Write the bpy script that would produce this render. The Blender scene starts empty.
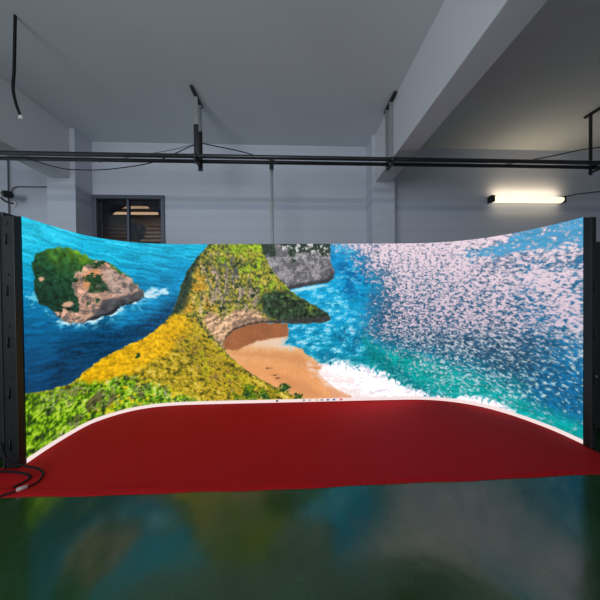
import bpy, bmesh, math, random
import numpy as np
from mathutils import Matrix, Vector
C = bpy.context.scene.collection
sc = bpy.context.scene

# ------------------------------------------------------------------ camera
EYE = 1.65
YAW, PITCH, ROLL = math.radians(2.4), math.radians(-.5), math.radians(.6)
fw = Vector((math.sin(YAW)*math.cos(PITCH), math.cos(YAW)*math.cos(PITCH), math.sin(PITCH)))
r0 = Vector((math.cos(YAW), -math.sin(YAW), 0)); u0 = r0.cross(fw)
rt = r0*math.cos(ROLL) - u0*math.sin(ROLL); up = rt.cross(fw)
cam_data = bpy.data.cameras.new('camera'); cam = bpy.data.objects.new('camera', cam_data); C.objects.link(cam)
cam.matrix_world = Matrix(((rt.x, up.x, -fw.x, 0), (rt.y, up.y, -fw.y, 0), (rt.z, up.z, -fw.z, EYE), (0, 0, 0, 1)))
cam_data.sensor_width = 36; cam_data.lens = 218/600*36; cam_data.clip_start = .05
sc.camera = cam
# ------------------------------------------------------------------ world, lights, exposure
sc.view_settings.view_transform = 'Standard'; sc.view_settings.look = 'None'
sc.view_settings.gamma = 1; sc.view_settings.use_curve_mapping = False
sc.view_settings.exposure = 0
w = bpy.data.worlds.new('world'); sc.world = w; w.use_nodes = True
w.node_tree.nodes['Background'].inputs[0].default_value = (.75, .87, 1, 1)
w.node_tree.nodes['Background'].inputs[1].default_value = .42

def area(name, loc, rot, sx, sy, power, col):
    l = bpy.data.lights.new(name, 'AREA'); l.shape = 'RECTANGLE'; l.size = sx; l.size_y = sy
    l.energy = power; l.color = col
    o = bpy.data.objects.new(name, l); o.location = loc; o.rotation_euler = rot; C.objects.link(o); return o
# daylight through the windows of the left wall, and an added fill light behind the camera
area('daylight_windows', (-9.3, 1.8, 2.9), (0, math.radians(-90), 0), 2.4, 5.2, 20, (.66, .84, 1))
rear_fill = area('rear_fill_light', (-4.2, -5.0, 2.4), (0, 0, 0), 4, 3.4, 215, (.86, .94, 1))
rear_fill.rotation_euler = Vector((4.2, 9.0, 2.4)).to_track_quat('-Z', 'Y').to_euler()

hall = area('unseen_hall_lamp', (-1.6, -1.2, 4.55), (0, 0, 0), 3.4, .3, 40, (.84, .92, 1))  # unseen overhead lamp, added to brighten the upper back wall
hall.rotation_euler = Vector((.3, 5.6, -.6)).to_track_quat('-Z', 'Y').to_euler()

# ------------------------------------------------------------------ helpers
def srgb(r, g, b):
    f = lambda c: (c/255/12.92) if c/255 <= .04045 else ((c/255+.055)/1.055)**2.4
    return (f(r), f(g), f(b), 1)

def mat(name, col, rough=.5, metal=0, var=.12, scale=6, spec=.5, bump=0, bscale=40, emit=None, es=1, stretch=(1, 1, 1)):
    m = bpy.data.materials.new(name); m.use_nodes = True; nt = m.node_tree; b = nt.nodes['Principled BSDF']
    N = nt.nodes.new; L = nt.links.new
    tc = N('ShaderNodeTexCoord'); mp = N('ShaderNodeMapping'); mp.inputs['Scale'].default_value = stretch
    L(tc.outputs['Object'], mp.inputs[0])
    n = N('ShaderNodeTexNoise'); n.inputs['Scale'].default_value = scale; n.inputs['Detail'].default_value = 4
    L(mp.outputs[0], n.inputs['Vector'])
    mx = N('ShaderNodeMixRGB'); L(n.outputs['Fac'], mx.inputs[0])
    mx.inputs[1].default_value = tuple(c*(1-var) for c in col[:3])+(1,)
    mx.inputs[2].default_value = tuple(min(1, c*(1+var)) for c in col[:3])+(1,)
    L(mx.outputs[0], b.inputs['Base Color'])
    b.inputs['Roughness'].default_value = rough; b.inputs['Metallic'].default_value = metal
    b.inputs['Specular IOR Level'].default_value = spec
    if bump:
        n2 = N('ShaderNodeTexNoise'); n2.inputs['Scale'].default_value = bscale; L(tc.outputs['Object'], n2.inputs['Vector'])
        bp = N('ShaderNodeBump'); bp.inputs['Strength'].default_value = bump; bp.inputs['Distance'].default_value = .01
        L(n2.outputs['Fac'], bp.inputs['Height']); L(bp.outputs[0], b.inputs['Normal'])
    if emit:
        b.inputs['Emission Color'].default_value = emit; b.inputs['Emission Strength'].default_value = es
    return m

def box(bm, x0, x1, y0, y1, z0, z1):
    vs = [bm.verts.new((x, y, z)) for x in (x0, x1) for y in (y0, y1) for z in (z0, z1)]
    for f in ((0, 1, 3, 2), (4, 6, 7, 5), (0, 4, 5, 1), (2, 3, 7, 6), (0, 2, 6, 4), (1, 5, 7, 3)):
        bm.faces.new([vs[i] for i in f])

def catmull(P, n=8):
    P = [Vector(p) for p in P]; Q = [2*P[0]-P[1]] + P + [2*P[-1]-P[-2]]; out = []
    for i in range(1, len(Q)-2):
        a, b, c, d = Q[i-1:i+3]
        for k in range(n):
            t = k/n
            out.append(.5*((2*b)+(c-a)*t+(2*a-5*b+4*c-d)*t*t+(3*b-a-3*c+d)*t**3))
    out.append(P[-1]); return out

def tube(bm, pts, r, seg=10, cap=True):
    pts = [Vector(p) for p in pts]; rings = []
    for i, p in enumerate(pts):
        t = (pts[min(i+1, len(pts)-1)] - pts[max(i-1, 0)]).normalized()
        a = Vector((0, 0, 1)) if abs(t.z) < .9 else Vector((1, 0, 0))
        s = t.cross(a).normalized(); q = s.cross(t)
        rr = r[i] if isinstance(r, (list, tuple)) else r
        rings.append([bm.verts.new(p + s*rr*math.cos(2*math.pi*k/seg) + q*rr*math.sin(2*math.pi*k/seg)) for k in range(seg)])
    for A, B in zip(rings, rings[1:]):
        for k in range(seg):
            f = bm.faces.new((A[k], A[(k+1) % seg], B[(k+1) % seg], B[k])); f.smooth = True
    if cap:
        bm.faces.new(rings[0][::-1]); bm.faces.new(rings[-1])

def obj(name, bm, m, parent=None, bevel=0):
    bmesh.ops.recalc_face_normals(bm, faces=bm.faces)
    me = bpy.data.meshes.new(name); bm.to_mesh(me); bm.free()
    o = bpy.data.objects.new(name, me); C.objects.link(o); me.materials.append(m)
    if parent:
        o.parent = parent; o.matrix_parent_inverse = Matrix.Translation(-parent.location)
    if bevel:
        md = o.modifiers.new('bevel', 'BEVEL'); md.width = bevel; md.segments = 2; md.limit_method = 'ANGLE'
    return o

def boxes(name, m, bl, parent=None, bevel=0):
    bm = bmesh.new()
    for b in bl: box(bm, *b)
    return obj(name, bm, m, parent, bevel)

def struct(o):
    o['kind'] = 'structure'; return o

def tag(o, label, cat, group=None):
    o['label'] = label; o['category'] = cat; o['kind'] = 'thing'
    if group: o['group'] = group
    return o

def thing(name, loc, label, cat, group=None):
    o = bpy.data.objects.new(name, None); o.location = loc; C.objects.link(o); o.empty_display_size = .1
    return tag(o, label, cat, group)

# ------------------------------------------------------------------ materials of the room
def wall_material():
    m = mat('white_painted_wall', srgb(196, 198, 208), .6, var=.03, scale=2, bump=.03)
    nt = m.node_tree; N = nt.nodes.new; L = nt.links.new; b = nt.nodes['Principled BSDF']
    base = b.inputs['Base Color'].links[0].from_socket
    g = N('ShaderNodeNewGeometry'); sp = N('ShaderNodeSeparateXYZ'); L(g.outputs['Position'], sp.inputs[0])
    # faint horizontal panel courses
    wv = N('ShaderNodeMath'); wv.operation = 'MULTIPLY'; wv.inputs[1].default_value = 26; L(sp.outputs['Z'], wv.inputs[0])
    sn = N('ShaderNodeMath'); sn.operation = 'SINE'; L(wv.outputs[0], sn.inputs[0])
    mr = N('ShaderNodeMapRange'); mr.inputs[1].default_value = -1; mr.inputs[2].default_value = 1
    mr.inputs[3].default_value = .96; mr.inputs[4].default_value = 1; L(sn.outputs[0], mr.inputs[0])
    mu = N('ShaderNodeMixRGB'); mu.blend_type = 'MULTIPLY'; mu.inputs[0].default_value = 1
    L(base, mu.inputs[1]); L(mr.outputs[0], mu.inputs[2])
    # blue grey painted stripe
    a = N('ShaderNodeMath'); a.operation = 'SUBTRACT'; a.inputs[1].default_value = 3.56; L(sp.outputs['Z'], a.inputs[0])
    ab = N('ShaderNodeMath'); ab.operation = 'ABSOLUTE'; L(a.outputs[0], ab.inputs[0])
    st = N('ShaderNodeMapRange'); st.inputs[1].default_value = .045; st.inputs[2].default_value = .065
    st.inputs[3].default_value = .4; st.inputs[4].default_value = 0; L(ab.outputs[0], st.inputs[0])
    xr = N('ShaderNodeMath'); xr.operation = 'GREATER_THAN'; xr.inputs[1].default_value = -4.51; L(sp.outputs['X'], xr.inputs[0])
    xm = N('ShaderNodeMath'); xm.operation = 'MULTIPLY'; L(xr.outputs[0], xm.inputs[0]); L(st.outputs[0], xm.inputs[1])
    mx = N('ShaderNodeMixRGB'); L(xm.outputs[0], mx.inputs[0]); L(mu.outputs[0], mx.inputs[1])
    mx.inputs[2].default_value = srgb(148, 162, 184)
    L(mx.outputs[0], b.inputs['Base Color'])
    return m
M_wall = wall_material()
M_ceil = mat('grey_painted_ceiling', srgb(216, 219, 222), .8, var=.05, scale=1.2, bump=.05)
M_beam = mat('painted_concrete_beam', srgb(206, 206, 208), .33, spec=.8, var=.04, scale=1.5, bump=.04)
M_black = mat('black_plastic', (.008, .008, .009, 1), .45, var=.3, scale=20)
M_black2 = mat('black_metal', (.008, .008, .009, 1), .5, var=.3, scale=20)
M_steel = mat('galvanised_steel', (.6, .61, .62, 1), .3, .45, var=.15, scale=15)
M_rod = mat('painted_steel_strap', (.3, .31, .32, 1), .4, .3, var=.2, scale=8)
M_pipe = mat('dull_dark_steel', (.05, .05, .052, 1), .38, .7, var=.35, scale=8)
M_cable = mat('black_cable_rubber', (.010, .010, .011, 1), .8, spec=.2)
M_greycable = mat('grey_cable', (.12, .12, .12, 1), .5)
M_frame = mat('grey_blue_window_frame', srgb(92, 98, 110), .4, var=.05)
M_white = mat('white_plastic', (.7, .7, .68, 1), .4, var=.05)

def floor_material():
    m = bpy.data.materials.new('green_epoxy_floor'); m.use_nodes = True; nt = m.node_tree
    b = nt.nodes['Principled BSDF']; N = nt.nodes.new; L = nt.links.new
    tc = N('ShaderNodeTexCoord')
    n = N('ShaderNodeTexNoise'); n.inputs['Scale'].default_value = 1.6; n.inputs['Detail'].default_value = 6; L(tc.outputs['Object'], n.inputs[0])
    cr = N('ShaderNodeValToRGB'); cr.color_ramp.elements[0].position = .35; cr.color_ramp.elements[1].position = .7
    cr.color_ramp.elements[0].color = (.013, .052, .011, 1); cr.color_ramp.elements[1].color = (.026, .084, .020, 1)
    L(n.outputs['Fac'], cr.inputs[0]); L(cr.outputs[0], b.inputs['Base Color'])
    n2 = N('ShaderNodeTexNoise'); n2.inputs['Scale'].default_value = 5; n2.inputs['Detail'].default_value = 7; L(tc.outputs['Object'], n2.inputs[0])
    mr = N('ShaderNodeMapRange'); mr.inputs[1].default_value = .42; mr.inputs[2].default_value = .7
    mr.inputs[3].default_value = .17; mr.inputs[4].default_value = .36; L(n2.outputs['Fac'], mr.inputs[0]); L(mr.outputs[0], b.inputs['Roughness'])
    n3 = N('ShaderNodeTexNoise'); n3.inputs['Scale'].default_value = 9; n3.inputs['Detail'].default_value = 3; L(tc.outputs['Object'], n3.inputs[0])
    bp = N('ShaderNodeBump'); bp.inputs['Strength'].default_value = .12; bp.inputs['Distance'].default_value = .02
    L(n3.outputs['Fac'], bp.inputs['Height']); L(bp.outputs[0], b.inputs['Normal'])
    b.inputs['Specular IOR Level'].default_value = .5
    b.inputs['Coat Weight'].default_value = 1; b.inputs['Coat Roughness'].default_value = .13; b.inputs['Coat IOR'].default_value = 1.6
    return m
M_floor = floor_material()

# ------------------------------------------------------------------ the room
H = 4.85
struct(boxes('floor', M_floor, [(-9.4, 11, -7, 8.4, -.2, 0)]))
struct(boxes('ceiling', M_ceil, [(-9.4, 11, -7, 8.4, H, H+.2)]))
WX0, WX1, WZ0, WZ1 = -3.97, -2.56, 2.1, 3.78
struct(boxes('wall_back', M_wall, [(-9.4, WX0, 4.6, 4.8, 0, H), (WX1, 11, 4.6, 4.8, 0, H),
                                   (WX0, WX1, 4.6, 4.8, 0, WZ0), (WX0, WX1, 4.6, 4.8, WZ1, H)]))
struct(boxes('wall_right', M_wall, [(10.8, 11, -7, 4.6, 0, H)]))
struct(boxes('wall_left', M_wall, [(-9.4, -9.2, -7, -1, 0, H), (-9.4, -9.2, -1, 4.6, 0, 1.6), (-9.4, -9.2, -1, 4.6, 4.2, H),
                                   (-9.4, -9.2, 4.4, 4.6, 1.6, 4.2)]))
struct(boxes('trim_1', M_beam, [(1.69, 2.01, -7, 4.598, 3.925, H-.001)], bevel=.008))       # right beam
struct(boxes('trim_2', M_beam, [(-4.42, -4.08, -7, 4.598, 3.925, H-.001)], bevel=.008))     # left beam
struct(boxes('trim_3', M_wall, [(1.63, 2.08, 4.25, 4.599, 0, H-.002)], bevel=.006))       # right pillar
struct(boxes('trim_4', M_wall, [(-4.5, -3.99, 4.25, 4.599, 0, H-.002)], bevel=.006))      # left pillar
# the room beyond the window
M_dark = mat('dark_blue_grey_plaster', srgb(70, 82, 104), .8, var=.2, scale=3)
def shutter_material():
    m = mat('brown_slat_shutter', srgb(150, 128, 112), .6, var=.2, scale=3)
    nt = m.node_tree; N = nt.nodes.new; L = nt.links.new; b = nt.nodes['Principled BSDF']
    g = N('ShaderNodeNewGeometry'); sp = N('ShaderNodeSeparateXYZ'); L(g.outputs['Position'], sp.inputs[0])
    wv = N('ShaderNodeMath'); wv.operation = 'MULTIPLY'; wv.inputs[1].default_value = 52; L(sp.outputs['Z'], wv.inputs[0])
    sn = N('ShaderNodeMath'); sn.operation = 'SINE'; L(wv.outputs[0], sn.inputs[0])
    bp = N('ShaderNodeBump'); bp.inputs['Strength'].default_value = 1; bp.inputs['Distance'].default_value = .03
    L(sn.outputs[0], bp.inputs['Height']); L(bp.outputs[0], b.inputs['Normal'])
    return m
M_shut = shutter_material()
struct(boxes('wall_storeroom_back', M_shut, [(-8, -1, 6.8, 6.95, 0, H-.001)]))
struct(boxes('wall_storeroom_left', M_dark, [(-8.1, -7.95, 4.8, 6.8, 0, H-.001)]))
struct(boxes('wall_storeroom_right', M_dark, [(-1.15, -1, 4.8, 6.8, 0, H-.001)]))
def arch_wall():
    bm = bmesh.new(); cx, cz, r, n = -3.72, 3.1, .86, 28
    pts = [(cx+r*math.cos(math.pi*k/n), cz+r*math.sin(math.pi*k/n)) for k in range(n+1)]
    # outline: arch opening down to the floor, then outer rectangle
    for y0, y1 in ((5.35, 5.5),):
        inner = [(cx+r, 0)] + pts + [(cx-r, 0)]
        outer = [(-1.2, 0)] + [(-1.2, H-.002) if k < n/2 else (-7.9, H-.002) for k in range(n+1)] + [(-7.9, 0)]
        outer[1+n//2] = (cx, H-.002)
        A = [[bm.verts.new((x, y, z)) for x, z in inner] for y in (y0, y1)]
        B = []
        for y in (y0, y1):
            row = []; last = None
            for p in outer:
                if p == last: row.append(row[-1])
                else: row.append(bm.verts.new((p[0], y, p[1])))
                last = p
            B.append(row)
        for k in range(len(inner)-1):
            for s in (0, 1):
                vs = [A[s][k], A[s][k+1], B[s][k+1]]
                if B[s][k] is not B[s][k+1]: vs.append(B[s][k])
                bm.faces.new(vs)
            bm.faces.new((A[0][k], A[1][k], A[1][k+1], A[0][k+1]))
    return bm
struct(obj('wall_storeroom_arch', arch_wall(), M_dark))
# window: frame, mullion, pane
win = thing('window_1', (-3.265, 4.6, 2.1), '', ''); del win['label']; del win['category']; win['kind'] = 'structure'
fx0, fx1, fz1 = WX0+.003, WX1-.003, WZ1-.003
obj_f = boxes('window_frame', M_frame, [(fx0, fx0+.07, 4.57, 4.68, WZ0+.003, fz1), (fx1-.07, fx1, 4.57, 4.68, WZ0+.003, fz1),
        (fx0+.07, fx1-.07, 4.57, 4.68, fz1-.075, fz1), (fx0+.07, fx1-.07, 4.57, 4.68, WZ0+.003, WZ0+.08)], win, .004)
boxes('window_mullion', M_frame, [(-3.325, -3.28, 4.6, 4.66, WZ0+.08, fz1-.075)], win, .004)
mg = bpy.data.materials.new('window_glass'); mg.use_nodes = True
nt = mg.node_tree; nt.nodes.remove(nt.nodes['Principled BSDF'])
tr = nt.nodes.new('ShaderNodeBsdfTransparent'); tr.inputs[0].default_value = (.8, .84, .9, 1)
gl = nt.nodes.new('ShaderNodeBsdfGlossy'); gl.inputs['Roughness'].default_value = .05
nz = nt.nodes.new('ShaderNodeTexNoise'); nz.inputs['Scale'].default_value = 2
mr = nt.nodes.new('ShaderNodeMapRange'); mr.inputs[3].default_value = .03; mr.inputs[4].default_value = .09
nt.links.new(nz.outputs['Fac'], mr.inputs[0])
ms = nt.nodes.new('ShaderNodeMixShader'); nt.links.new(mr.outputs[0], ms.inputs[0])
nt.links.new(tr.outputs[0], ms.inputs[1]); nt.links.new(gl.outputs[0], ms.inputs[2])
nt.links.new(ms.outputs[0], nt.nodes['Material Output'].inputs[0])
boxes('window_pane', mg, [(fx0+.07, -3.325, 4.625, 4.631, WZ0+.08, fz1-.075), (-3.28, fx1-.07, 4.625, 4.631, WZ0+.08, fz1-.075)], win)

# ------------------------------------------------------------------ curved LED video wall
PATH = [(-2.68, 2.30), (-2.70, 2.5), (-2.70, 2.75), (-2.66, 3.0), (-2.5, 3.2), (-2.28, 3.34), (-1.95, 3.42), (-1.4, 3.44),
        (0, 3.42), (1.5, 3.40), (2.1, 3.37), (2.5, 3.27), (2.8, 3.10), (3.0, 2.87), (3.11, 2.65), (3.17, 2.45), (3.19, 2.25)]
CV = np.array([[p.x, p.y] for p in catmull([(a, b, 0) for a, b in PATH], 12)])
SS = np.r_[0, np.cumsum(np.hypot(*np.diff(CV, axis=0).T))]
SL = SS[-1]; WTOP = 2.5; WBOT = .012
rng = np.random.RandomState(7)
PERM = rng.permutation(512); GA = rng.rand(512)*2*np.pi
def gnoise(x, y):
    xi = np.floor(x).astype(int); yi = np.floor(y).astype(int); xf = x-xi; yf = y-yi
    def g(i, j):
        h = PERM[(PERM[(xi+i) & 511]+yi+j) & 511]; a = GA[h]
        return np.cos(a)*(xf-i)+np.sin(a)*(yf-j)
    u = xf*xf*xf*(xf*(xf*6-15)+10); v = yf*yf*yf*(yf*(yf*6-15)+10)
    return ((g(0, 0)*(1-u)+g(1, 0)*u)*(1-v)+(g(0, 1)*(1-u)+g(1, 1)*u)*v)*1.5
def fbm(x, y, o=4, gain=.55, off=0):
    t = 0; a = 1; n = 0
    for k in range(o):
        t = t+a*gnoise(x*2**k+17.3*k+off, y*2**k+9.1*k+off*1.7); n += a; a *= gain
    return t/n*1.4
def sstep(a, b, x):
    t = np.clip((x-a)/(b-a), 0, 1); return t*t*(3-2*t)
def poly_sdf(X, Y, P):
    """signed distance to polygon, positive inside"""
    d = np.full(X.shape, 1e9); ins = np.zeros(X.shape, bool); n = len(P)
    for i in range(n):
        x0, y0 = P[i]; x1, y1 = P[(i+1) % n]; ex, ey = x1-x0, y1-y0
        t = np.clip(((X-x0)*ex+(Y-y0)*ey)/(ex*ex+ey*ey+1e-9), 0, 1)
        d = np.minimum(d, (X-x0-t*ex)**2+(Y-y0-t*ey)**2)
        if y0 != y1:
            c = ((Y >= min(y0, y1)) & (Y < max(y0, y1)))
            ins ^= c & (X < x0+(Y-y0)*ex/ey)
    return np.where(ins, 1, -1)*np.sqrt(d)
def sc3(*c): return np.array(c, float)/255

# traced proportions of the displayed picture: along the wall -> picture column, top row, bottom row
TAB = np.array([(0, 22.5, 216, 465), (.2, 43, 223, 451), (.4, 62, 229, 439), (.6, 80.5, 234, 429), (.8, 99, 238, 421), (1, 118, 240, 415),
    (1.2, 135, 242, 411), (1.4, 151, 243, 408), (1.6, 166, 244, 407), (1.8, 180, 244, 406), (2, 193, 244, 405), (2.6, 232, 244, 404),
    (3.8, 309, 244, 403), (5, 384, 244, 401), (5.8, 436, 243, 401), (6, 450, 242, 402), (6.2, 466, 240, 405), (6.4, 483, 238, 408),
    (6.6, 501, 235, 413), (6.8, 521, 232, 419), (7, 542, 227, 427), (7.2, 566, 222, 437), (7.344, 583, 217, 445)])

def paint(S, Z):
    a = np.interp(S, TAB[:, 0], TAB[:, 1]); t = np.interp(S, TAB[:, 0], TAB[:, 2]); b = np.interp(S, TAB[:, 0], TAB[:, 3])
    y = t+(b-t)*(WTOP-Z)/WTOP; x = a
    U, V = S*20, -Z*20                                # noise units: 5 cm on the wall
    w1 = fbm(U*.5, V*.5, 4, off=3); w2 = fbm(U*.5, V*.5, 4, off=40)
    f1 = fbm(U, V, 3, .6, off=5); f2 = fbm(U*2, V*2, 2, .8, off=21); f3 = fbm(U*.12, V*.12, 4, .6, off=60)
    b1 = fbm(U*.2, V*.2, 5, .65, off=101); b2 = fbm(U*.22, V*.22, 5, .65, off=133); b3 = fbm(U*.3, V*.3, 5, .75, off=155)
    wav = fbm(U*.16+V*.12+.5*w1, V*1.1-U*.12+.6*b1, 4, .6, off=80)     # swell lines
    dg = fbm(U*.22+V*.30, V*.42-U*.36, 5, .75, off=170)                 # streaks falling to the right
    vt = fbm(U*.6+.5*b1, V*.16, 4, .7, off=190)                        # upright streaks
    img = np.zeros(S.shape+(3,))
    def lay(col, m):
        nonlocal img
        m = np.clip(m, 0, 1)[..., None]; img = img*(1-m)+(np.asarray(col) if np.ndim(col) > 1 else np.array(col))*m
    def sd(pts, wob=1.5): return poly_sdf(x, y, pts)+wob*(.8*w1+.5*f1+.7*b1)
    def P(pts, soft=.8, wob=1.5): return sstep(-soft, soft, sd(pts, wob))
    def mul(c, v): return sc3(*c)*(1+v)[..., None]
    def ramp(v, st):
        ks = [s[0] for s in st]; return np.stack([np.interp(v, ks, [s[1][c]/255 for s in st]) for c in range(3)], -1)
    # ---- sea on the left
    sea = ramp(y+.10*(x-100)-8*f3, [(226, (40, 196, 230)), (258, (22, 176, 216)), (285, (6, 136, 186)), (312, (6, 104, 154)), (345, (4, 78, 124)), (385, (2, 62, 104))])
    img = sea*(1+.30*wav+.10*f2)[..., None]
    lay(sc3(100, 215, 240), .35*sstep(.15, .55, wav)*sstep(320, 245, y))
    lay(mul((2, 56, 92), .5*wav+.3*f1), .85*P([(60, 345), (95, 328), (130, 318), (160, 306), (180, 300), (170, 326), (120, 352), (80, 372), (50, 384), (40, 372)], 12, 5))
    lay(mul((16, 150, 204), .3*wav), .6*P([(108, 316), (135, 300), (168, 285), (182, 262), (182, 290), (155, 314), (115, 328)], 7, 5))
    lay(sc3(120, 225, 245), .6*sstep(.25, .5, dg)*P([(60, 322), (108, 318), (145, 303), (150, 308), (112, 326), (70, 330)], 3, 5))
    # ---- sea on the right
    deep = ramp(y+10*f3, [(243, (60, 160, 214)), (262, (10, 140, 200)), (285, (14, 158, 210)), (320, (10, 150, 200)), (342, (6, 138, 180)), (370, (0, 140, 158)), (400, (0, 150, 152))])
    lay(deep*(1+.20*wav+.14*b1)[..., None], sstep(258, 268, x))
    lay(sc3(0, 92, 150), .75*sstep(-.1, .25, b2+.3*w1)*P([(336, 262), (362, 262), (378, 275), (380, 306), (356, 302), (336, 290)], 8, 5))
    fo = fbm(U*.30-V*.12, V*.62+U*.12, 6, .72, off=11)
    A1 = P([(284, 284), (318, 284), (338, 290), (360, 312), (378, 330), (376, 350), (345, 358), (316, 362), (300, 346), (285, 340), (287, 326), (330, 320), (320, 308)], 7, 5)
    lay(sc3(70, 200, 236), .85*sstep(-.2, .25, fo)*A1)
    lay(sc3(196, 232, 246), .85*sstep(.12, .45, fo)*A1)
    A2 = P([(286, 286), (335, 281), (342, 262), (336, 250), (338, 241), (362, 241), (366, 256), (350, 290), (350, 308), (330, 308), (300, 300)], 6, 5)
    lay(sc3(120, 214, 242), .75*sstep(.0, .4, fo)*A2)
    lay(mul((0, 104, 142), .3*f1), .85*sstep(-.15, .2, b3)*P([(330, 336), (345, 326), (366, 334), (386, 356), (390, 366), (366, 364), (348, 352)], 4, 5))
    lay(mul((0, 110, 150), .3*f1), .7*P([(316, 352), (330, 350), (342, 358), (322, 362)], 3, 4))
    # grey blue water under the glitter
    gb = P([(352, 235), (590, 205), (590, 420), (540, 398), (480, 366), (430, 352), (392, 345), (366, 334), (370, 306), (376, 284), (362, 262)], 16, 9)
    under = ramp(y-.12*(x-400)+10*b1, [(243, (120, 130, 160)), (280, (62, 112, 146)), (320, (44, 92, 126)), (350, (40, 84, 112)), (380, (22, 90, 124))])
    lay(under*(1+.30*f1+.15*w1)[..., None], gb)
    lay(mul((30, 116, 164), .3*b1+.2*f1), P([(520, 262), (590, 250), (590, 395), (556, 384), (532, 340), (512, 300)], 16, 8)*.85)
    lay(mul((78, 158, 202), .12*wav), P([(455, 254), (500, 243), (530, 226), (590, 205), (590, 250), (545, 252), (505, 254), (470, 262)], 4, 4))
    # teal shallows
    lay(mul((0, 158, 156), .22*wav+.16*f1), P([(364, 338), (380, 350), (404, 352), (440, 362), (480, 380), (512, 398), (545, 410), (590, 424), (590, 460), (560, 446), (500, 414), (440, 406), (410, 390), (384, 376), (366, 362)], 7, 5))
    lay(mul((0, 118, 128), .3*f1), .8*P([(366, 344), (380, 352), (400, 368), (420, 384), (448, 398), (430, 398), (404, 386), (382, 372), (366, 358)], 3, 3))
    lay(mul((14, 100, 150), .4*f1), .75*P([(525, 372), (590, 360), (590, 424), (560, 416), (530, 402)], 12, 8))
    # ---- glitter of the sun on the water
    sk = sstep(440, 540, x)
    def spark(gu, gv): gu = gu*1.2; gv = gv*1.2; return .9*gnoise(gu*.9, gv*.9)+.9*gnoise(gu*1.8+4, gv*1.8)+.5*gnoise(gu*3.7, gv*3.5+8)
    gl_ = spark(U*.75, V*1.05-U*.12)*np.sqrt(1-sk)+spark(U*.55+V*.38+30, V*.85-U*.42+7)*np.sqrt(sk)
    edge = sd([(336, 215), (600, 195), (600, 470), (480, 404), (430, 396), (402, 372), (384, 352), (366, 330), (376, 312), (380, 292), (362, 266), (338, 244)], 9)
    g0 = sstep(-22, 30, edge+10*b1)
    yy = y-.10*(x-420)
    dens = np.interp(yy, [235, 262, 285, 315, 338, 352, 372, 400], [.62, .52, .36, .30, .20, .08, .08, .06])
    dens = dens-.08*sstep(490, 530, x)*sstep(270, 300, y)-.12*sstep(0, 14, sd([(470, 330), (600, 330), (600, 392), (540, 388), (480, 366)], 6))
    dens = dens-.75*P([(462, 254), (500, 242), (530, 224), (600, 195), (600, 243), (545, 248), (500, 256)], 4, 5)
    dens = dens-.34*P([(470, 262), (505, 256), (560, 252), (600, 250), (600, 268), (545, 270), (490, 272)], 6, 5)
    dens = dens+.24*P([(536, 262), (556, 280), (586, 320), (586, 350), (560, 320), (534, 288)], 7, 6)
    dens = dens-.26*P([(540, 400), (560, 392), (600, 392), (600, 460), (560, 440)], 10, 6)
    dens = dens+.20*b1+.12*b3
    dens = np.where(g0 > .01, dens*g0-.5*(1-g0), -2)
    v = .62*gl_+dens
    gcol = ramp(y+.0*x, [(243, (238, 216, 226)), (320, (224, 200, 214)), (350, (196, 206, 216)), (380, (188, 224, 230)), (430, (170, 220, 232))])*(1+.05*f2)[..., None]
    lay(gcol*.72+sc3(60, 70, 90)*.28, .8*sstep(-.05, .30, v)*(dens > -1))
    lay(gcol, sstep(.22, .60, v)*.9*(dens > -1))
    lay(sc3(38, 70, 96), .6*sstep(-.05, -.45, v)*sstep(.0, .3, dens)*g0)
    lay(sc3(24, 62, 92), .5*sstep(.05, .4, -wav)*P([(392, 338), (470, 326), (560, 326), (560, 396), (500, 380), (440, 362), (394, 358)], 10, 6))
    # ---- surf
    surf = [(296, 360), (318, 366), (330, 362), (344, 362), (356, 368), (372, 370), (386, 376), (402, 384), (416, 392), (430, 397), (452, 400), (470, 396), (482, 399), (500, 405), (512, 412), (512, 440), (320, 440)]
    ssd = poly_sdf(x, y, surf)+4.5*f1+4*w2+3*b1
    lay(sc3(150, 222, 232), .8*sstep(-10, 0, ssd)*sstep(-.1, .3, fo)*(x > 318))
    sm = sstep(-3, 2, ssd)
    lay(mul((246, 236, 246), .05*(f2-.3)), sm)
    lay(sc3(210, 200, 214), .5*sm*sstep(.0, .35, fo)*sstep(330, 350, x))
    lay(sc3(40, 180, 190), .6*sm*sstep(.25, .6, f1+.3*w1)*sstep(374, 362, y))
    # ---- beach
    beach = [(215, 325), (288, 322), (288, 336), (284, 344), (301, 349), (311, 358), (321, 366), (318, 374), (328, 384), (340, 391), (352, 398), (366, 404), (366, 420), (300, 420), (210, 345)]
    bm_ = sstep(-1.2, 1.2, poly_sdf(x, y, beach)+2*w1+1.5*b1)
    sand = ramp(y+5*b2, [(330, (228, 172, 128)), (350, (234, 176, 122)), (370, (236, 162, 102)), (400, (238, 168, 112))])*(1+.05*f2+.05*b1)[..., None]
    lay(sand, bm_)
    lay(sc3(236, 208, 184), .85*bm_*P([(240, 345), (262, 338), (290, 336), (305, 346), (290, 350), (262, 346)], 3, 3))
    lay(sc3(208, 136, 84), .6*bm_*P([(225, 351), (262, 351), (300, 354), (322, 370), (300, 366), (262, 357), (236, 356)], 4, 4))
    lay(sc3(204, 132, 84), .5*bm_*P([(270, 372), (300, 380), (325, 398), (310, 400), (285, 388)], 4, 4))
    lay(mul((160, 98, 62), .10*b1+.06*f1), bm_*P([(210, 345), (222, 320), (289, 320), (289, 336), (272, 338), (256, 341), (240, 348), (224, 350)], 1.4, 1.5))
    lay(sc3(150, 206, 224), .7*sstep(.0, .3, fo)*P([(282, 338), (292, 336), (303, 348), (290, 350), (276, 346)], 3, 3))
    lay(sc3(246, 226, 222), .8*sstep(-6, 6, poly_sdf(x, y, [(306, 364), (330, 366), (384, 404), (352, 404), (330, 386), (312, 374)])+7*w1+6*b1)*sstep(-.35, .2, wav+.1))
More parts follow.
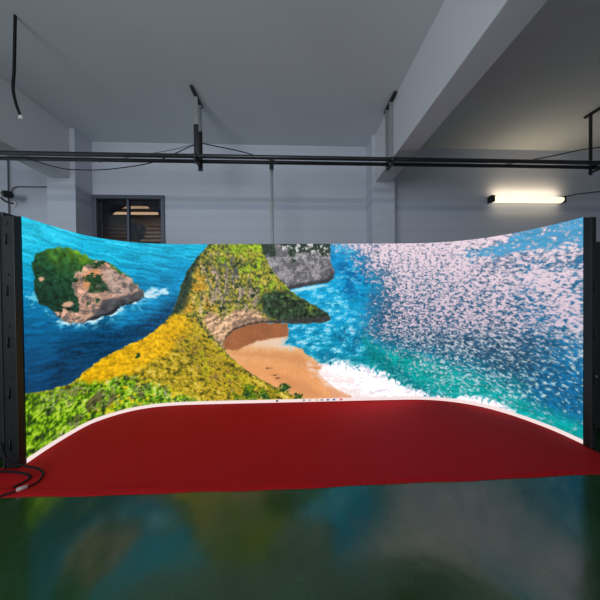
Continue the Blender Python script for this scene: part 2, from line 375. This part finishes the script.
    lay(sc3(226, 160, 122), .7*bm_*P([(328, 389), (350, 395), (372, 401), (372, 410), (330, 410)], 3, 4))
    for cx, cy in ((268, 368), (273, 375), (277, 378)):
        lay(sc3(110, 66, 48), .7*sstep(2.6, .8, np.hypot((x-cx)*.6, (y-cy)*1.9)+1.4*f1))
    # ---- far headland
    rock = [(255, 236), (329, 236), (331, 250), (331, 262), (334, 271), (334, 278), (327, 283), (308, 286), (288, 290), (276, 283), (262, 272), (255, 255)]
    rm = P(rock, .8, 1)
    lay(mul((142, 138, 142), .30*b3+.25*f1+.12*vt), rm)
    lay(mul((92, 92, 98), .3*f1), rm*.75*sstep(.05, .4, -b3+.2))
    lay(mul((48, 62, 52), .6*f2), rm*sstep(-.1, .25, b2*1.1+.3*f1+1.0*(1-(y-243)/12)-.2*(x < 290)+.35*(x < 276)))
    lay(sc3(208, 206, 208), rm*sstep(.08, .32, fbm(U*.45+30, V*.5, 4, .7))*sstep(264, 252, y)*sstep(272, 284, x))
    lay(sc3(48, 50, 56), rm*sstep(6, 2, poly_sdf(x, y, rock)+1.5*w1)*sstep(270, 281, y+.12*(x-290))*.85)
    lay(sc3(180, 232, 246), .8*sstep(2.2, .5, np.abs(poly_sdf(x, y, rock)+2))*sstep(280, 286, y+5*w1)*(x > 286))
    # ---- island on the left
    isl = [(32, 271), (33, 261), (38, 254), (48, 249), (60, 247), (74, 250), (90, 257), (105, 262), (120, 268), (132, 280), (142, 290), (144, 297), (132, 303), (120, 308), (110, 314), (96, 319), (80, 322), (66, 322), (56, 316), (48, 308), (38, 303), (34, 290)]
    raw = poly_sdf(x, y, isl)
    di = raw+1.6*w1+1.2*f1+2.2*b1
    lay(sc3(110, 214, 238), .9*sstep(-12, -1, raw+6*b1)*sstep(300, 312, y+.16*(x-90))*sstep(-.1, .3, fo)*sstep(44, 60, x))
    lay(sc3(205, 238, 248), .95*sstep(-4.5, -1.5, raw+3*b1+1.5*f1)*sstep(300, 310, y+.16*(x-90))*sstep(40, 66, x)*sstep(-.3, .2, fo))
    lay(sc3(215, 240, 250), .9*sstep(-.25, .25, fo+.2)*P([(138, 294), (150, 288), (168, 287), (168, 293), (152, 297), (140, 300)], 2, 3))
    lay(sc3(120, 218, 240), .8*sstep(-.1, .25, fo)*P([(24, 292), (36, 292), (48, 306), (52, 316), (36, 308), (24, 304)], 3, 4))
    im = sstep(-.8, .8, di)
    gr = ramp(y-.35*(x-70)+7*f1+16*b2+6*w1, [(244, (118, 160, 34)), (254, (70, 116, 38)), (272, (34, 74, 44)), (310, (24, 54, 40))])*(1+.5*f1+.45*w1)[..., None]
    lay(gr, im)
    rk = [(76, 273), (84, 266), (97, 261), (108, 265), (121, 270), (134, 283), (143, 292), (143, 299), (128, 303), (116, 303), (104, 312), (88, 322), (62, 322), (54, 312), (64, 308), (78, 310), (80, 298), (75, 286)]
    rm2 = im*sstep(-1.2, 1.2, poly_sdf(x, y, rk)+3*f1+3*w2+7*b1)
    lay(mul((202, 158, 136), .30*f1+.35*w1), rm2)
    lay(mul((184, 158, 146), .18*vt+.2*f1), rm2*P([(104, 268), (120, 271), (134, 284), (140, 291), (122, 296), (106, 290)], 3, 2)*.8)
    lay(mul((222, 150, 92), .2*f1), rm2*.8*P([(84, 276), (100, 266), (102, 280), (96, 288), (84, 288)], 3, 4))
    lay(mul((50, 76, 46), .5*f1), rm2*P([(90, 285), (98, 277), (108, 284), (108, 290), (100, 293), (90, 292)], 1.5, 3))
    lay(mul((96, 90, 88), .3*f1), rm2*sstep(.05, .3, b3+.25*f1)*.85)
    lay(mul((34, 66, 40), .4*f1), rm2*sstep(.12, .3, b2+.2*f1)*P([(70, 262), (108, 258), (112, 300), (70, 312)], 5, 3))
    lay(mul((70, 72, 78), .35*w1), im*P([(102, 300), (122, 296), (143, 289), (146, 298), (122, 308), (96, 322), (84, 322), (98, 312)], 1.5, 2)*.9)
    lay(sc3(30, 32, 38), im*sstep(3.6, 1, raw+1.5*w1)*sstep(300, 308, y+.14*(x-100))*sstep(84, 96, x)*.9)
    lay(sc3(214, 168, 138), im*sstep(3.5, 1.5, np.hypot(x-41, y-279)+f1*2))
    lay(sc3(214, 168, 138), im*sstep(5, 2, np.hypot((x-68)*.6, (y-304)*1.4)+w1*2.5))
    # ---- main headland and ridge
    land = [(10, 396), (24, 394), (50, 389), (70, 383), (84, 371), (100, 360), (120, 348), (144, 337), (160, 325), (166, 320), (172, 313), (178, 300), (182, 286), (188, 271), (198, 257), (208, 246), (214, 236), (258, 236), (264, 254), (272, 270), (280, 279), (289, 290), (301, 298), (316, 306), (327, 313), (331, 319), (322, 322.5), (292, 323.5), (262, 322), (248, 325), (234, 329), (226, 337), (222, 344), (226, 352), (238, 364), (256, 377), (271, 385), (286, 393), (304, 400), (316, 410), (316, 480), (10, 480)]
    lm = P(land, .7, 1.1)
    n = .8*b3+.55*f1+.45*dg
    olive = ramp(n, [(-.6, (30, 44, 34)), (-.25, (84, 94, 46)), (.0, (138, 134, 52)), (.22, (176, 164, 52)), (.45, (208, 186, 92)), (.8, (224, 206, 140))])
    lay(olive*(1+.12*f2)[..., None], lm)
    lay(mul((216, 158, 44), .3*f1+.2*w1), lm*.75*sstep(-.1, .25, b1+.25*f1)*P([(196, 262), (218, 272), (210, 322), (184, 322), (176, 306), (190, 280)], 6, 6))
    lay(mul((140, 172, 36), .35*f1+.3*w1), lm*.8*sstep(-.05, .2, b2+.25*f1)*P([(214, 240), (262, 240), (292, 292), (266, 298), (238, 270), (216, 262)], 6, 6))
    lay(mul((72, 78, 82), .5*f1), lm*.85*sstep(-.05, .22, vt*.7+b3*.5)*P([(210, 256), (232, 250), (262, 290), (262, 316), (212, 312), (206, 280)], 7, 6))
    lay(mul((196, 166, 140), .4*f1), lm*.7*sstep(.12, .32, vt+.2*f1)*P([(196, 262), (214, 262), (262, 296), (250, 320), (200, 326), (192, 300)], 7, 6))
    lay(mul((30, 50, 42), .6*f1), lm*.88*P([(210, 240), (200, 258), (194, 272), (191, 290), (184, 308), (172, 324), (150, 332), (176, 290), (190, 256)], 3, 4))
    # pale rock wall above the beach
    cav = np.hypot((x-258)/1.5, y-352)                     # ribs following the arch of the cave
    lay(mul((200, 160, 128), .22*np.sin(cav*1.1+4*w1)+.3*f1+.25*w2), lm*.95*P([(202, 316), (212, 312), (222, 318), (236, 310), (256, 309), (268, 318), (270, 326), (246, 326), (230, 334), (223, 348), (214, 340), (206, 326)], 2.5, 3))
    lay(mul((118, 98, 88), .3*f1), lm*.6*P([(232, 322), (250, 316), (268, 318), (270, 326), (246, 326), (234, 332)], 2, 2))
    lay(sc3(66, 52, 46), lm*.9*sstep(2.6, .6, np.abs(poly_sdf(x, y, [(224, 342), (227, 335), (234, 328.5), (248, 324), (262, 321.5), (292, 323), (292, 330), (262, 330), (248, 332), (236, 338)])-.6)+.6*f1))
    # dark tail of the headland
    lay(mul((46, 64, 44), .7*f1+.7*w1), lm*P([(258, 300), (266, 292), (282, 288), (300, 297), (332, 312), (336, 322), (318, 326), (288, 325), (266, 316)], 3, 4))
    lay(mul((120, 140, 50), .3*f1), lm*.7*sstep(.05, .3, b2+.3*f1)*P([(280, 282), (300, 297), (322, 310), (312, 312), (284, 300)], 3, 3))
    lay(mul((62, 60, 62), .4*f1), lm*.85*P([(270, 320), (330, 316), (334, 326), (270, 327)], 1.2, 1))
    # yellow ridge
    ridge = [(10, 396), (70, 386), (84, 371), (120, 348), (160, 326), (176, 314), (190, 316), (206, 334), (224, 352), (256, 378), (304, 402), (316, 480), (10, 480)]
    rm3 = lm*P(ridge, 3, 4)
    nd = 1.15*dg+.5*f1+.3*b1
    yel = ramp(nd, [(-.65, (66, 64, 24)), (-.3, (122, 112, 26)), (-.05, (166, 146, 26)), (.15, (196, 164, 30)), (.4, (216, 186, 60)), (.8, (226, 206, 110))])
    lay(yel*(1+.12*f2)[..., None], rm3)
    lay(mul((232, 176, 10), .22*f1+.2*dg), rm3*.85*sstep(16, 5, sd([(60, 384), (84, 371), (120, 348), (160, 326), (176, 314), (188, 318), (160, 344), (130, 362), (100, 376)], 0)*-1+9*b1)*sstep(205, 170, x))
    lay(mul((196, 190, 30), .3*f1), rm3*.6*sstep(.0, .3, b2)*P([(196, 340), (226, 356), (262, 384), (240, 396), (200, 380)], 6, 6))
    lay(mul((92, 70, 36), .4*f1), rm3*.75*sstep(.08, .3, dg+.2*f1)*P([(165, 332), (190, 332), (240, 374), (250, 396), (210, 384)], 6, 6))
    # green scrub along the bottom
    ns_ = .8*b3+.6*f1+.3*w1
    gsc = ramp(ns_, [(-.5, (24, 44, 18)), (-.15, (70, 112, 18)), (.1, (120, 172, 18)), (.32, (166, 206, 40)), (.6, (206, 222, 110)), (.9, (226, 220, 180))])
    gm2 = rm3*sstep(-4, 4, poly_sdf(x, y, [(10, 388), (60, 384), (90, 382), (122, 376), (150, 382), (178, 392), (205, 402), (205, 480), (10, 480)])+9*b1+3*f1)
    lay(gsc, gm2)
    lay(mul((226, 186, 14), .2*f1), gm2*.85*sstep(.1, .3, b2+.2*f1)*sstep(70, 130, x))
    br = np.minimum(np.abs(fbm(U*.35+V*.3, V*.35-U*.1, 3, .6, off=211)), np.abs(fbm(U*.3-V*.4, V*.3, 3, .6, off=233)))
    lay(sc3(206, 186, 160), gm2*.85*sstep(.05, .015, br)*sstep(-.2, .2, b1)*sstep(24, 50, x))
    lay(sc3(84, 66, 60), gm2*.7*sstep(.1, .35, b1+.2*f1)*P([(60, 395), (110, 385), (150, 392), (130, 410), (70, 420)], 10, 5))
    lay(gsc*.7, rm3*.9*sstep(-.05, .2, b2+.25*f1)*P([(228, 392), (250, 384), (284, 394), (304, 402), (228, 406)], 4, 4))
    for cx, cy, rr in ((284, 388, 7), (298, 397, 5), (136, 357, 3.5), (246, 394, 6), (262, 396, 6)):
        lay(mul((44, 84, 30), .6*f1), sstep(rr, rr*.4, np.hypot((x-cx), (y-cy)*1.2)+4*f1+3*w1))
    # ---- white task bar along the bottom edge with small round-cornered icons
    bar = sstep(.066, .060, Z); col = sc3(250, 226, 224)
    lay(col, bar)
    for cs, cc in ((276, (50, 60, 90)), (303, (150, 150, 160)), (309, (190, 170, 170)), (316, (235, 180, 130)), (321, (140, 150, 165)), (327, (80, 120, 180)), (333, (50, 110, 190)), (340, (220, 90, 100))):
        s0 = np.interp(cs, TAB[:, 1], TAB[:, 0])
        d = np.maximum(np.abs(S-s0), 1.35*np.abs(Z-.038))
        lay(sc3(*cc), sstep(.021, .017, d))
    img = np.clip(img, 0, 1)
    hot = 1+((.08*sstep(.72, .9, img.min(-1))+1.5*sstep(.895, .925, img.min(-1)))*sstep(.066, .08, Z))[..., None]           # the brightest parts of the display run far brighter than the camera can hold
    return hot*np.where(img <= .04045, img/12.92, ((img+.055)/1.055)**2.4)

def video_wall():
    root = thing('led_video_wall', (.23, 3.42, 0), 'tall curved LED video wall with black ends, showing a green headland, beach and glittering sea', 'video wall')
    NS, NZ = 1000, 340
    s = np.linspace(0, SL, NS); z = np.linspace(WBOT, WTOP, NZ)
    px = np.interp(s, SS, CV[:, 0]); py = np.interp(s, SS, CV[:, 1])
    co = np.zeros((NZ, NS, 3)); co[..., 0] = px; co[..., 1] = py; co[..., 2] = z[:, None]
    S_, Z_ = np.meshgrid(s, z)
    col = np.ones((NZ, NS, 4), np.float32); col[..., :3] = paint(S_, Z_)
    i = np.arange(NZ*NS).reshape(NZ, NS)
    q = np.stack([i[:-1, :-1], i[:-1, 1:], i[1:, 1:], i[1:, :-1]], -1).reshape(-1)
    me = bpy.data.meshes.new('display_panel'); me.vertices.add(NZ*NS); me.vertices.foreach_set('co', co.reshape(-1).astype(np.float32))
    nf = len(q)//4; me.loops.add(len(q)); me.loops.foreach_set('vertex_index', q.astype(np.int32))
    me.polygons.add(nf); me.polygons.foreach_set('loop_start', np.arange(0, nf*4, 4, dtype=np.int32))
    me.update(calc_edges=True); me.validate()
    ca = me.color_attributes.new('led_colour', 'FLOAT_COLOR', 'POINT'); ca.data.foreach_set('color', col.reshape(-1))
    m = bpy.data.materials.new('led_display'); m.use_nodes = True; nt = m.node_tree; b = nt.nodes['Principled BSDF']
    at = nt.nodes.new('ShaderNodeAttribute'); at.attribute_name = 'led_colour'
    hs = nt.nodes.new('ShaderNodeHueSaturation'); hs.inputs['Saturation'].default_value = 1.0; hs.inputs['Value'].default_value = 1.0
    nt.links.new(at.outputs['Color'], hs.inputs['Color'])
    nt.links.new(hs.outputs[0], b.inputs['Emission Color']); b.inputs['Emission Strength'].default_value = 1.0
    b.inputs['Base Color'].default_value = (.01, .01, .01, 1); b.inputs['Roughness'].default_value = .6
    b.inputs['Specular IOR Level'].default_value = .1
    me.materials.append(m)
    o = bpy.data.objects.new('display_panel', me); C.objects.link(o); o.parent = root; o.matrix_parent_inverse = Matrix.Translation(-root.location)
    # cabinet behind the display, following its curve
    th = .09; n = 260
    ss = np.linspace(0, SL, n); cx = np.interp(ss, SS, CV[:, 0]); cy = np.interp(ss, SS, CV[:, 1])
    tx = np.gradient(cx); ty = np.gradient(cy); L = np.hypot(tx, ty); nx, ny = -ty/L, tx/L      # outward
    bm = bmesh.new(); rows = []
    for k in range(n):
        a = .02; p = [(cx[k]+nx[k]*a, cy[k]+ny[k]*a), (cx[k]+nx[k]*th, cy[k]+ny[k]*th)]
        rows.append([bm.verts.new((*p[0], .01)), bm.verts.new((*p[1], .01)), bm.verts.new((*p[1], WTOP-.002)), bm.verts.new((*p[0], WTOP-.002))])
    for A, B in zip(rows, rows[1:]):
        for k in range(4): bm.faces.new((A[k], A[(k+1) % 4], B[(k+1) % 4], B[k]))
    bm.faces.new(rows[0]); bm.faces.new(rows[-1][::-1])
    obj('cabinet_shell', bm, M_black2, root)
    return root
wallr = video_wall()
# black end panels with their fittings
def end_panel(x0, x1, y0, y1, fit):
    e = boxes('end_panel', M_black, [(x0, x1, y0, y1, .008, WTOP-.02)], wallr, .004)
    xm = (x0+x1)/2
    for k in range(5):
        z0 = .25+k*.5
        if fit: 
            bm = bmesh.new(); tube(bm, [(xm, y0-.001, z0-.05), (xm, y0-.010, z0-.04), (xm, y0-.010, z0+.04), (xm, y0-.001, z0+.05)], .006)
            obj('latch_handle', bm, M_black2, e)
            bm = bmesh.new(); tube(bm, [(xm, y0-.006, z0+.16), (xm, y0+.002, z0+.16)], .016, 14)
            obj('lock_bolt', bm, M_black2, e)
    boxes('corner_profile', mat('dark_grey_profile', (.035, .037, .04, 1), .4, .3), [(x0, x0+.014, y0-.006, y0, .01, WTOP-.022)], e)
end_panel(-2.822, -2.685, 2.24, 2.298, True)
end_panel(3.192, 3.256, 2.19, 2.248, True)

# ------------------------------------------------------------------ carpet
def carpet():
    nx, ny = 140, 40; x0, x1, y0, y1 = -2.87, 3.2, 1.875, 3.66; bm = bmesh.new(); random.seed(4); G = []
    for j in range(ny+1):
        row = []
        for i in range(nx+1):
            u = i/nx; v = (j/ny)**1.8; x = x0+(x1-x0)*u
            yf = y0+.004*math.sin(u*23)+.003*math.sin(u*57+1)
            yf += .03*max(0, (-x-.3)/2.3)**1.3*1.6 if x < -.3 else 0
            y = yf+(y1-yf)*v
            z = .006+.012*math.exp(-((y-yf-.045)/.03)**2)*(.6+.4*math.sin(u*31))
            if j == 0: z = .003
            row.append(bm.verts.new((x, y, z if y < 2.0 else .006)))
        G.append(row)
    for j in range(ny):
        for i in range(nx):
            f = bm.faces.new((G[j][i], G[j][i+1], G[j+1][i+1], G[j+1][i])); f.smooth = True
    lo = [[bm.verts.new((v.co.x, v.co.y, .0005)) for v in r] for r in (G[0], G[-1])]
    for r, l in ((G[0], lo[0]), (G[-1], lo[1])):
        for i in range(nx): bm.faces.new((r[i], l[i], l[i+1], r[i+1]))
    for idx in (0, -1):
        bm.faces.new([G[j][idx] for j in range(ny+1)] + [lo[1][idx], lo[0][idx]])
    m = mat('red_carpet', (.50, .010, .014, 1), .8, var=.1, scale=30, bump=.5, bscale=260, spec=.12)
    o = obj('red_carpet', bm, m)
    tag(o, 'flat red carpet laid on the green floor inside the curved video wall', 'carpet')
carpet()

# ------------------------------------------------------------------ equipment cabinets beside the wall ends
def cabinet(x0, x1, y0, y1, h, label):
    r = thing('equipment_cabinet', ((x0+x1)/2, (y0+y1)/2, 0), label, 'cabinet', None)
    boxes('body', M_black, [(x0, x1, y0+.02, y1, .05, h)], r, .012)
    boxes('door', M_black2, [(x0+.02, x1-.02, y0, y0+.018, .08, h-.04)], r, .004)
    for xx in (x0+.06, x1-.06):
        for yy in (y0+.08, y1-.08):
            bm = bmesh.new(); tube(bm, [(xx, yy, .0005), (xx, yy, .05)], .03, 12); obj('foot', bm, M_black2, r)
    bm = bmesh.new(); tube(bm, [(x0+.09, y0-.001, .70), (x0+.09, y0-.012, .70)], .012, 12); obj('door_lock', bm, M_steel, r)
cabinet(3.46, 4.1, 2.40, 3.0, 2.28, 'black upright equipment cabinet to the right of the video wall')
cabinet(-3.6, -2.88, 2.30, 2.9, 2.55, 'black upright equipment cabinet cut off by the left picture edge')

# ------------------------------------------------------------------ overhead pipes and hangers
def long_pipe(name, y, z, r, label, joints):
    t = thing(name, (-9, y, z), label, 'pipe', 'pipes')
    del t['group']
    bm = bmesh.new(); tube(bm, [(-9.18, y, z), (10.78, y, z)], r, 16); obj('pipe_run', bm, M_pipe, t)
    for x in joints:
        bm = bmesh.new(); tube(bm, [(x-.05, y, z), (x+.05, y, z)], r+.007, 16); obj('pipe_coupling', bm, M_pipe, t)
long_pipe('overhead_pipe', 3.45, 3.86, .031, 'front one of the two dark steel pipes running overhead across the room', ())
long_pipe('overhead_pipe', 3.6, 3.872, .028, 'rear one of the two dark steel pipes running overhead across the room', ())

def hanger(x, label):
    r = thing('pipe_hanger', (x, 3.52, 4.84), label, 'pipe hanger', 'hangers')
    del r['group']
    boxes('ceiling_bracket', M_pipe, [(x-.022, x+.022, 3.34, 3.72, H-.04, H-.001)], r, .004)
    for y, zb in ((3.45, 3.79), (3.6, 3.76)):
        boxes('drop_rod', M_pipe if x > 3 else M_rod, [(x-.03, x+.03, y+.036, y+.046, zb, H-.041)], r, .002)
        if x < 1: boxes('rod_lower_strip', M_pipe, [(x-.036, x+.036, y+.034, y+.05, zb-.02, 4.38)], r, .002)  # darker strip over the lower part of each rod
        bm = bmesh.new(); tube(bm, [(x-.03, y, 3.855 if y < 3.5 else 3.88), (x+.03, y, 3.855 if y < 3.5 else 3.88)], .039, 16); obj('pipe_clamp', bm, M_pipe, r)
    boxes('tie_bar', M_pipe, [(x-.02, x+.02, 3.42, 3.66, 3.79, 3.815)], r, .003)
    return r
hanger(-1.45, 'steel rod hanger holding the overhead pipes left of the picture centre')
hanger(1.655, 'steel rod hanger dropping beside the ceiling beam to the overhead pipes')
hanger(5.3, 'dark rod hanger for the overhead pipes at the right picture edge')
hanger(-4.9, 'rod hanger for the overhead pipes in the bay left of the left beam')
# shiny upright pipe
t = thing('upright_pipe', (-.305, 3.76, 0), 'thin shiny vertical steel pipe rising behind the video wall to the overhead pipes', 'pipe')
bm = bmesh.new(); tube(bm, [(-.305, 3.76, .0005), (-.305, 3.76, 3.92)], .027, 16); obj('pipe_run', bm, M_steel, t)
bm = bmesh.new(); tube(bm, [(-.305, 3.76, 3.85), (-.305, 3.76, 3.94)], .036, 16); obj('pipe_socket', bm, M_pipe, t)
bm = bmesh.new(); tube(bm, [(-.305, 3.76, .0005), (-.305, 3.76, .012)], .06, 20); obj('floor_flange', bm, M_steel, t)

# ------------------------------------------------------------------ cables
def cable(name, pts, r, label, m=M_cable, n=8):
    bm = bmesh.new(); tube(bm, catmull(pts, n), r, 8); return tag(obj(name, bm, m), label, 'cable')
cable('sagging_cable', [(-4.0, 3.45, 3.81), (-3.7, 3.64, 3.77), (-3.4, 3.66, 3.745), (-2.92, 3.66, 3.76), (-2.3, 3.66, 3.86), (-1.95, 3.66, 3.99), (-1.64, 3.66, 4.14), (-1.48, 3.65, 4.18)], .007,
      'thin dark cable sagging under the overhead pipes from the left beam up to the hanger')
cable('sagging_cable', [(-1.43, 3.65, 4.20), (-1.2, 3.66, 4.16), (-.8, 3.67, 4.09), (-.32, 3.67, 3.96), (0, 3.64, 3.89)], .008,
      'thin dark cable running down from the hanger to the pipes above the upright pipe')
cable('sagging_cable', [(-3.1, 3.71, 3.90), (-2.5, 3.72, 4.02), (-1.9, 3.72, 4.14), (-1.5, 3.70, 4.24)], .004,
      'very thin wire above the overhead pipes between the left pillar and the hanger')
cable('sagging_cable', [(3.6, 3.64, 3.9), (4.0, 3.66, 3.98), (4.6, 3.67, 4.10), (5.15, 3.67, 4.22), (5.8, 3.67, 4.32), (6.6, 3.67, 4.5)], .009,
      'dark cable rising from the overhead pipes towards the right hanger')
hc = thing('hanging_cable', (-3.07, 2.6, H), 'short black cable dangling from the ceiling at the top left with a bare white end', 'cable')
bm = bmesh.new(); tube(bm, catmull([(-3.05, 2.6, H-.001), (-3.06, 2.6, 4.6), (-3.075, 2.6, 4.24), (-3.09, 2.6, 4.04), (-3.065, 2.6, 3.88), (-3.02, 2.6, 3.74)]), .013, 10); obj('cable_sheath', bm, M_cable, hc)
for dx in (-.02, 0, .022):
    bm = bmesh.new(); tube(bm, [(-3.02+dx*.3, 2.6, 3.745), (-3.015+dx, 2.6, 3.70)], .006, 8); obj('bare_wire', bm, M_white, hc)
fc = thing('floor_cable', (-2.5, 2.2, .01), 'black cable looping out over the red carpet at the left end of the video wall', 'cable')
bm = bmesh.new(); tube(bm, catmull([(-2.80, 2.205, .30), (-2.74, 2.20, .13), (-2.6, 2.215, .05), (-2.48, 2.21, .022), (-2.36, 2.15, .018), (-2.30, 2.05, .018), (-2.35, 1.97, .02), (-2.42, 1.92, .024), (-2.5, 1.865, .024), (-2.66, 1.81, .012), (-2.9, 1.78, .012), (-3.2, 1.79, .012)]), .008, 10); obj('cable_sheath', bm, M_cable, fc)
bm = bmesh.new(); tube(bm, [(-2.315, 1.99, .03), (-2.365, 1.955, .032)], .016, 12); obj('plug', bm, mat('pale_pink_plug', (.5, .35, .33, 1), .5), fc)
cable('floor_cable', [(-3.3, 2.19, .018), (-3.0, 2.19, .018), (-2.75, 2.19, .018), (-2.55, 2.16, .018), (-2.42, 2.10, .018), (-2.45, 2.0, .018)], .009,
      'second black cable lying on the dark carpet below the left end panel')
# conduit and cable on the left bay's wall
cable('wall_conduit', [(-4.78, 4.575, 4.1), (-4.79, 4.575, 3.98), (-4.83, 4.575, 3.93), (-5.1, 4.575, 3.92), (-5.4, 4.575, 3.92), (-5.49, 4.575, 3.87), (-5.51, 4.575, 3.77)], .010,
      'thin grey conduit bending along the wall from the left beam to the camera', M_greycable, 10)
bm = bmesh.new(); tube(bm, [(-5.56, 4.572, .3), (-5.56, 4.572, H-.002)], .011, 12)
tag(obj('wall_conduit', bm, M_greycable), 'vertical grey conduit on the wall at the left picture edge', 'conduit')
cm = thing('security_camera', (-5.72, 4.5, 3.74), 'small white bullet security camera with dark front on the wall at the left picture edge', 'camera')
bm = bmesh.new(); tube(bm, [(-5.80, 4.40, 3.82), (-5.55, 4.34, 3.78)], .06, 18); obj('housing', bm, M_white, cm)
bm = bmesh.new(); tube(bm, [(-5.55, 4.34, 3.78), (-5.47, 4.32, 3.765)], .066, 18); obj('lens_hood', bm, M_black, cm)
bm = bmesh.new(); tube(bm, catmull([(-5.7, 4.375, 3.76), (-5.7, 4.45, 3.70), (-5.7, 4.598, 3.70)], 6), .02, 10); obj('bracket_arm', bm, M_greycable, cm)
bm = bmesh.new(); tube(bm, [(-5.7, 4.57, 3.70), (-5.7, 4.599, 3.70)], .055, 18); obj('mounting_plate', bm, M_white, cm)

cm.location.x += .22; cm.location.z -= .12
# ------------------------------------------------------------------ tube lamp on the back wall
lampt = thing('wall_tube_lamp', (5.15, 4.55, 3.74), 'lit warm white tube lamp with dark end cap on the right back wall', 'lamp')
boxes('back_plate', M_white, [(4.36, 5.98, 4.575, 4.598, 3.69, 3.79)], lampt, .004)
bm = bmesh.new(); n = 12; A = []
prof = [(4.575-.075*math.sin(math.pi*k/n), 3.74-.062*math.cos(math.pi*k/n)) for k in range(n+1)]
for x in (4.38, 5.96): A.append([bm.verts.new((x, y, z)) for y, z in prof])
for k in range(n):
    f = bm.faces.new((A[0][k], A[0][k+1], A[1][k+1], A[1][k])); f.smooth = True
bm.faces.new(A[0]); bm.faces.new(A[1][::-1]); bm.faces.new((A[0][0], A[1][0], A[1][-1], A[0][-1]))
M_tube = mat('glowing_diffuser', (.8, .78, .7, 1), .4, emit=(1, .88, .62, 1), es=1.25)
obj('diffuser', bm, M_tube, lampt)
for x0, x1 in ((4.30, 4.385), (5.955, 5.99)):
    boxes('end_cap', M_black, [(x0, x1, 4.49, 4.597, 3.67, 3.81)], lampt, .01)
cable('lamp_cable', [(5.985, 4.56, 3.78), (6.2, 4.585, 3.86), (6.6, 4.585, 3.92), (7.2, 4.585, 3.98), (8, 4.585, 4.05)], .009, 'thin dark cable running right along the wall from the tube lamp')
for z, ang, e in ((3.83, 152, 4.6), (3.65, 28, 1.2)):
    lo = area('tube_lamp_light', (5.17, 4.46, z), (math.radians(ang), 0, 0), 1.5, .05, e, (1, .80, .52)); lo.parent = lampt; lo.matrix_parent_inverse = Matrix.Translation(-lampt.location)
# glowing tubes in the store room stand in for lamp reflections in the window
def reflection_tube(x0, x1, y, z, es, label):
    t = thing('window_reflection_tube', ((x0+x1)/2, y, z+.05), label, 'lamp', 'lamps'); del t['group']
    m = mat('warm_glowing_tube', (.7, .5, .3, 1), .5, emit=(1, .6, .33, 1), es=es)
    bm = bmesh.new(); tube(bm, [(x0, y, z), (x1, y, z)], .03, 12); obj('tube', bm, m, t)
    lo = area('storeroom_fill', ((x0+x1)/2, y, z-.06), (0, 0, 0), x1-x0,   .05, 4.5, (1, .82, .66)); lo.parent = t; lo.matrix_parent_inverse = Matrix.Translation(-t.location)  # added light to brighten the room behind the window
    boxes('batten', M_greycable, [(x0-.02, x1+.02, y-.04, y+.04, z+.046, z+.075)], t, .004)
    for xx in (x0+.1, x1-.1):
        bm = bmesh.new(); tube(bm, [(xx, y, z+.074), (xx, y, H-.002)], .006, 8); obj('suspension_rod', bm, M_greycable, t)
reflection_tube(-4.68, -3.9, 6.2, 4.19, .55, 'upper orange glowing tube added for a lamp reflection in the dark window')
reflection_tube(-4.73, -3.5, 5.95, 3.93, .9, 'lower and longer orange glowing tube added for a lamp reflection in the dark window')
# round fan standing behind the window
fan = thing('pedestal_fan', (-3.48, 5.15, 0), 'dark round fan seen through the lower part of the window', 'fan')
def ring(bm, c, R, r, n=36):
    pts = [(c[0]+R*math.cos(2*math.pi*k/n), c[1], c[2]+R*math.sin(2*math.pi*k/n)) for k in range(n+1)]
    tube(bm, pts, r, 8, cap=False)
bm = bmesh.new(); fcen = (-3.48, 5.08, 3.2)
for R in (.21, .18, .15, .12, .09, .06): ring(bm, fcen, R, .009)
for k in range(24):
    a = 2*math.pi*k/24; tube(bm, [(fcen[0]+.03*math.cos(a), 5.06, fcen[2]+.03*math.sin(a)), (fcen[0]+.21*math.cos(a), 5.08, fcen[2]+.21*math.sin(a))], .003, 6)
M_fan = mat('dark_blue_fan_plastic', srgb(40, 50, 66), .4)
obj('fan_guard', bm, M_fan, fan)
for k in range(4):
    bm = bmesh.new(); a0 = math.pi/2*k; vs = []
    for i in range(7):
        a = a0+.95*i/6
        for R in (.035, .19): vs.append(bm.verts.new((fcen[0]+R*math.cos(a), 5.12+.03*i/6, fcen[2]+R*math.sin(a))))
    for i in range(6): bm.faces.new((vs[2*i], vs[2*i+1], vs[2*i+3], vs[2*i+2]))
    bmesh.ops.solidify(bm, geom=bm.faces[:], thickness=.006)
    obj('fan_blade', bm, M_fan, fan)
bm = bmesh.new(); tube(bm, [(fcen[0], 5.10, fcen[2]), (fcen[0], 5.26, fcen[2])], .045, 16); obj('motor', bm, M_fan, fan)
bm = bmesh.new(); tube(bm, [(fcen[0], 5.2, .04), (fcen[0], 5.2, 3.17)], .02, 12); obj('pole', bm, M_fan, fan)
bm = bmesh.new(); tube(bm, [(fcen[0], 5.2, .0005), (fcen[0], 5.2, .04)], [.14, .12], 24); obj('base', bm, M_fan, fan)
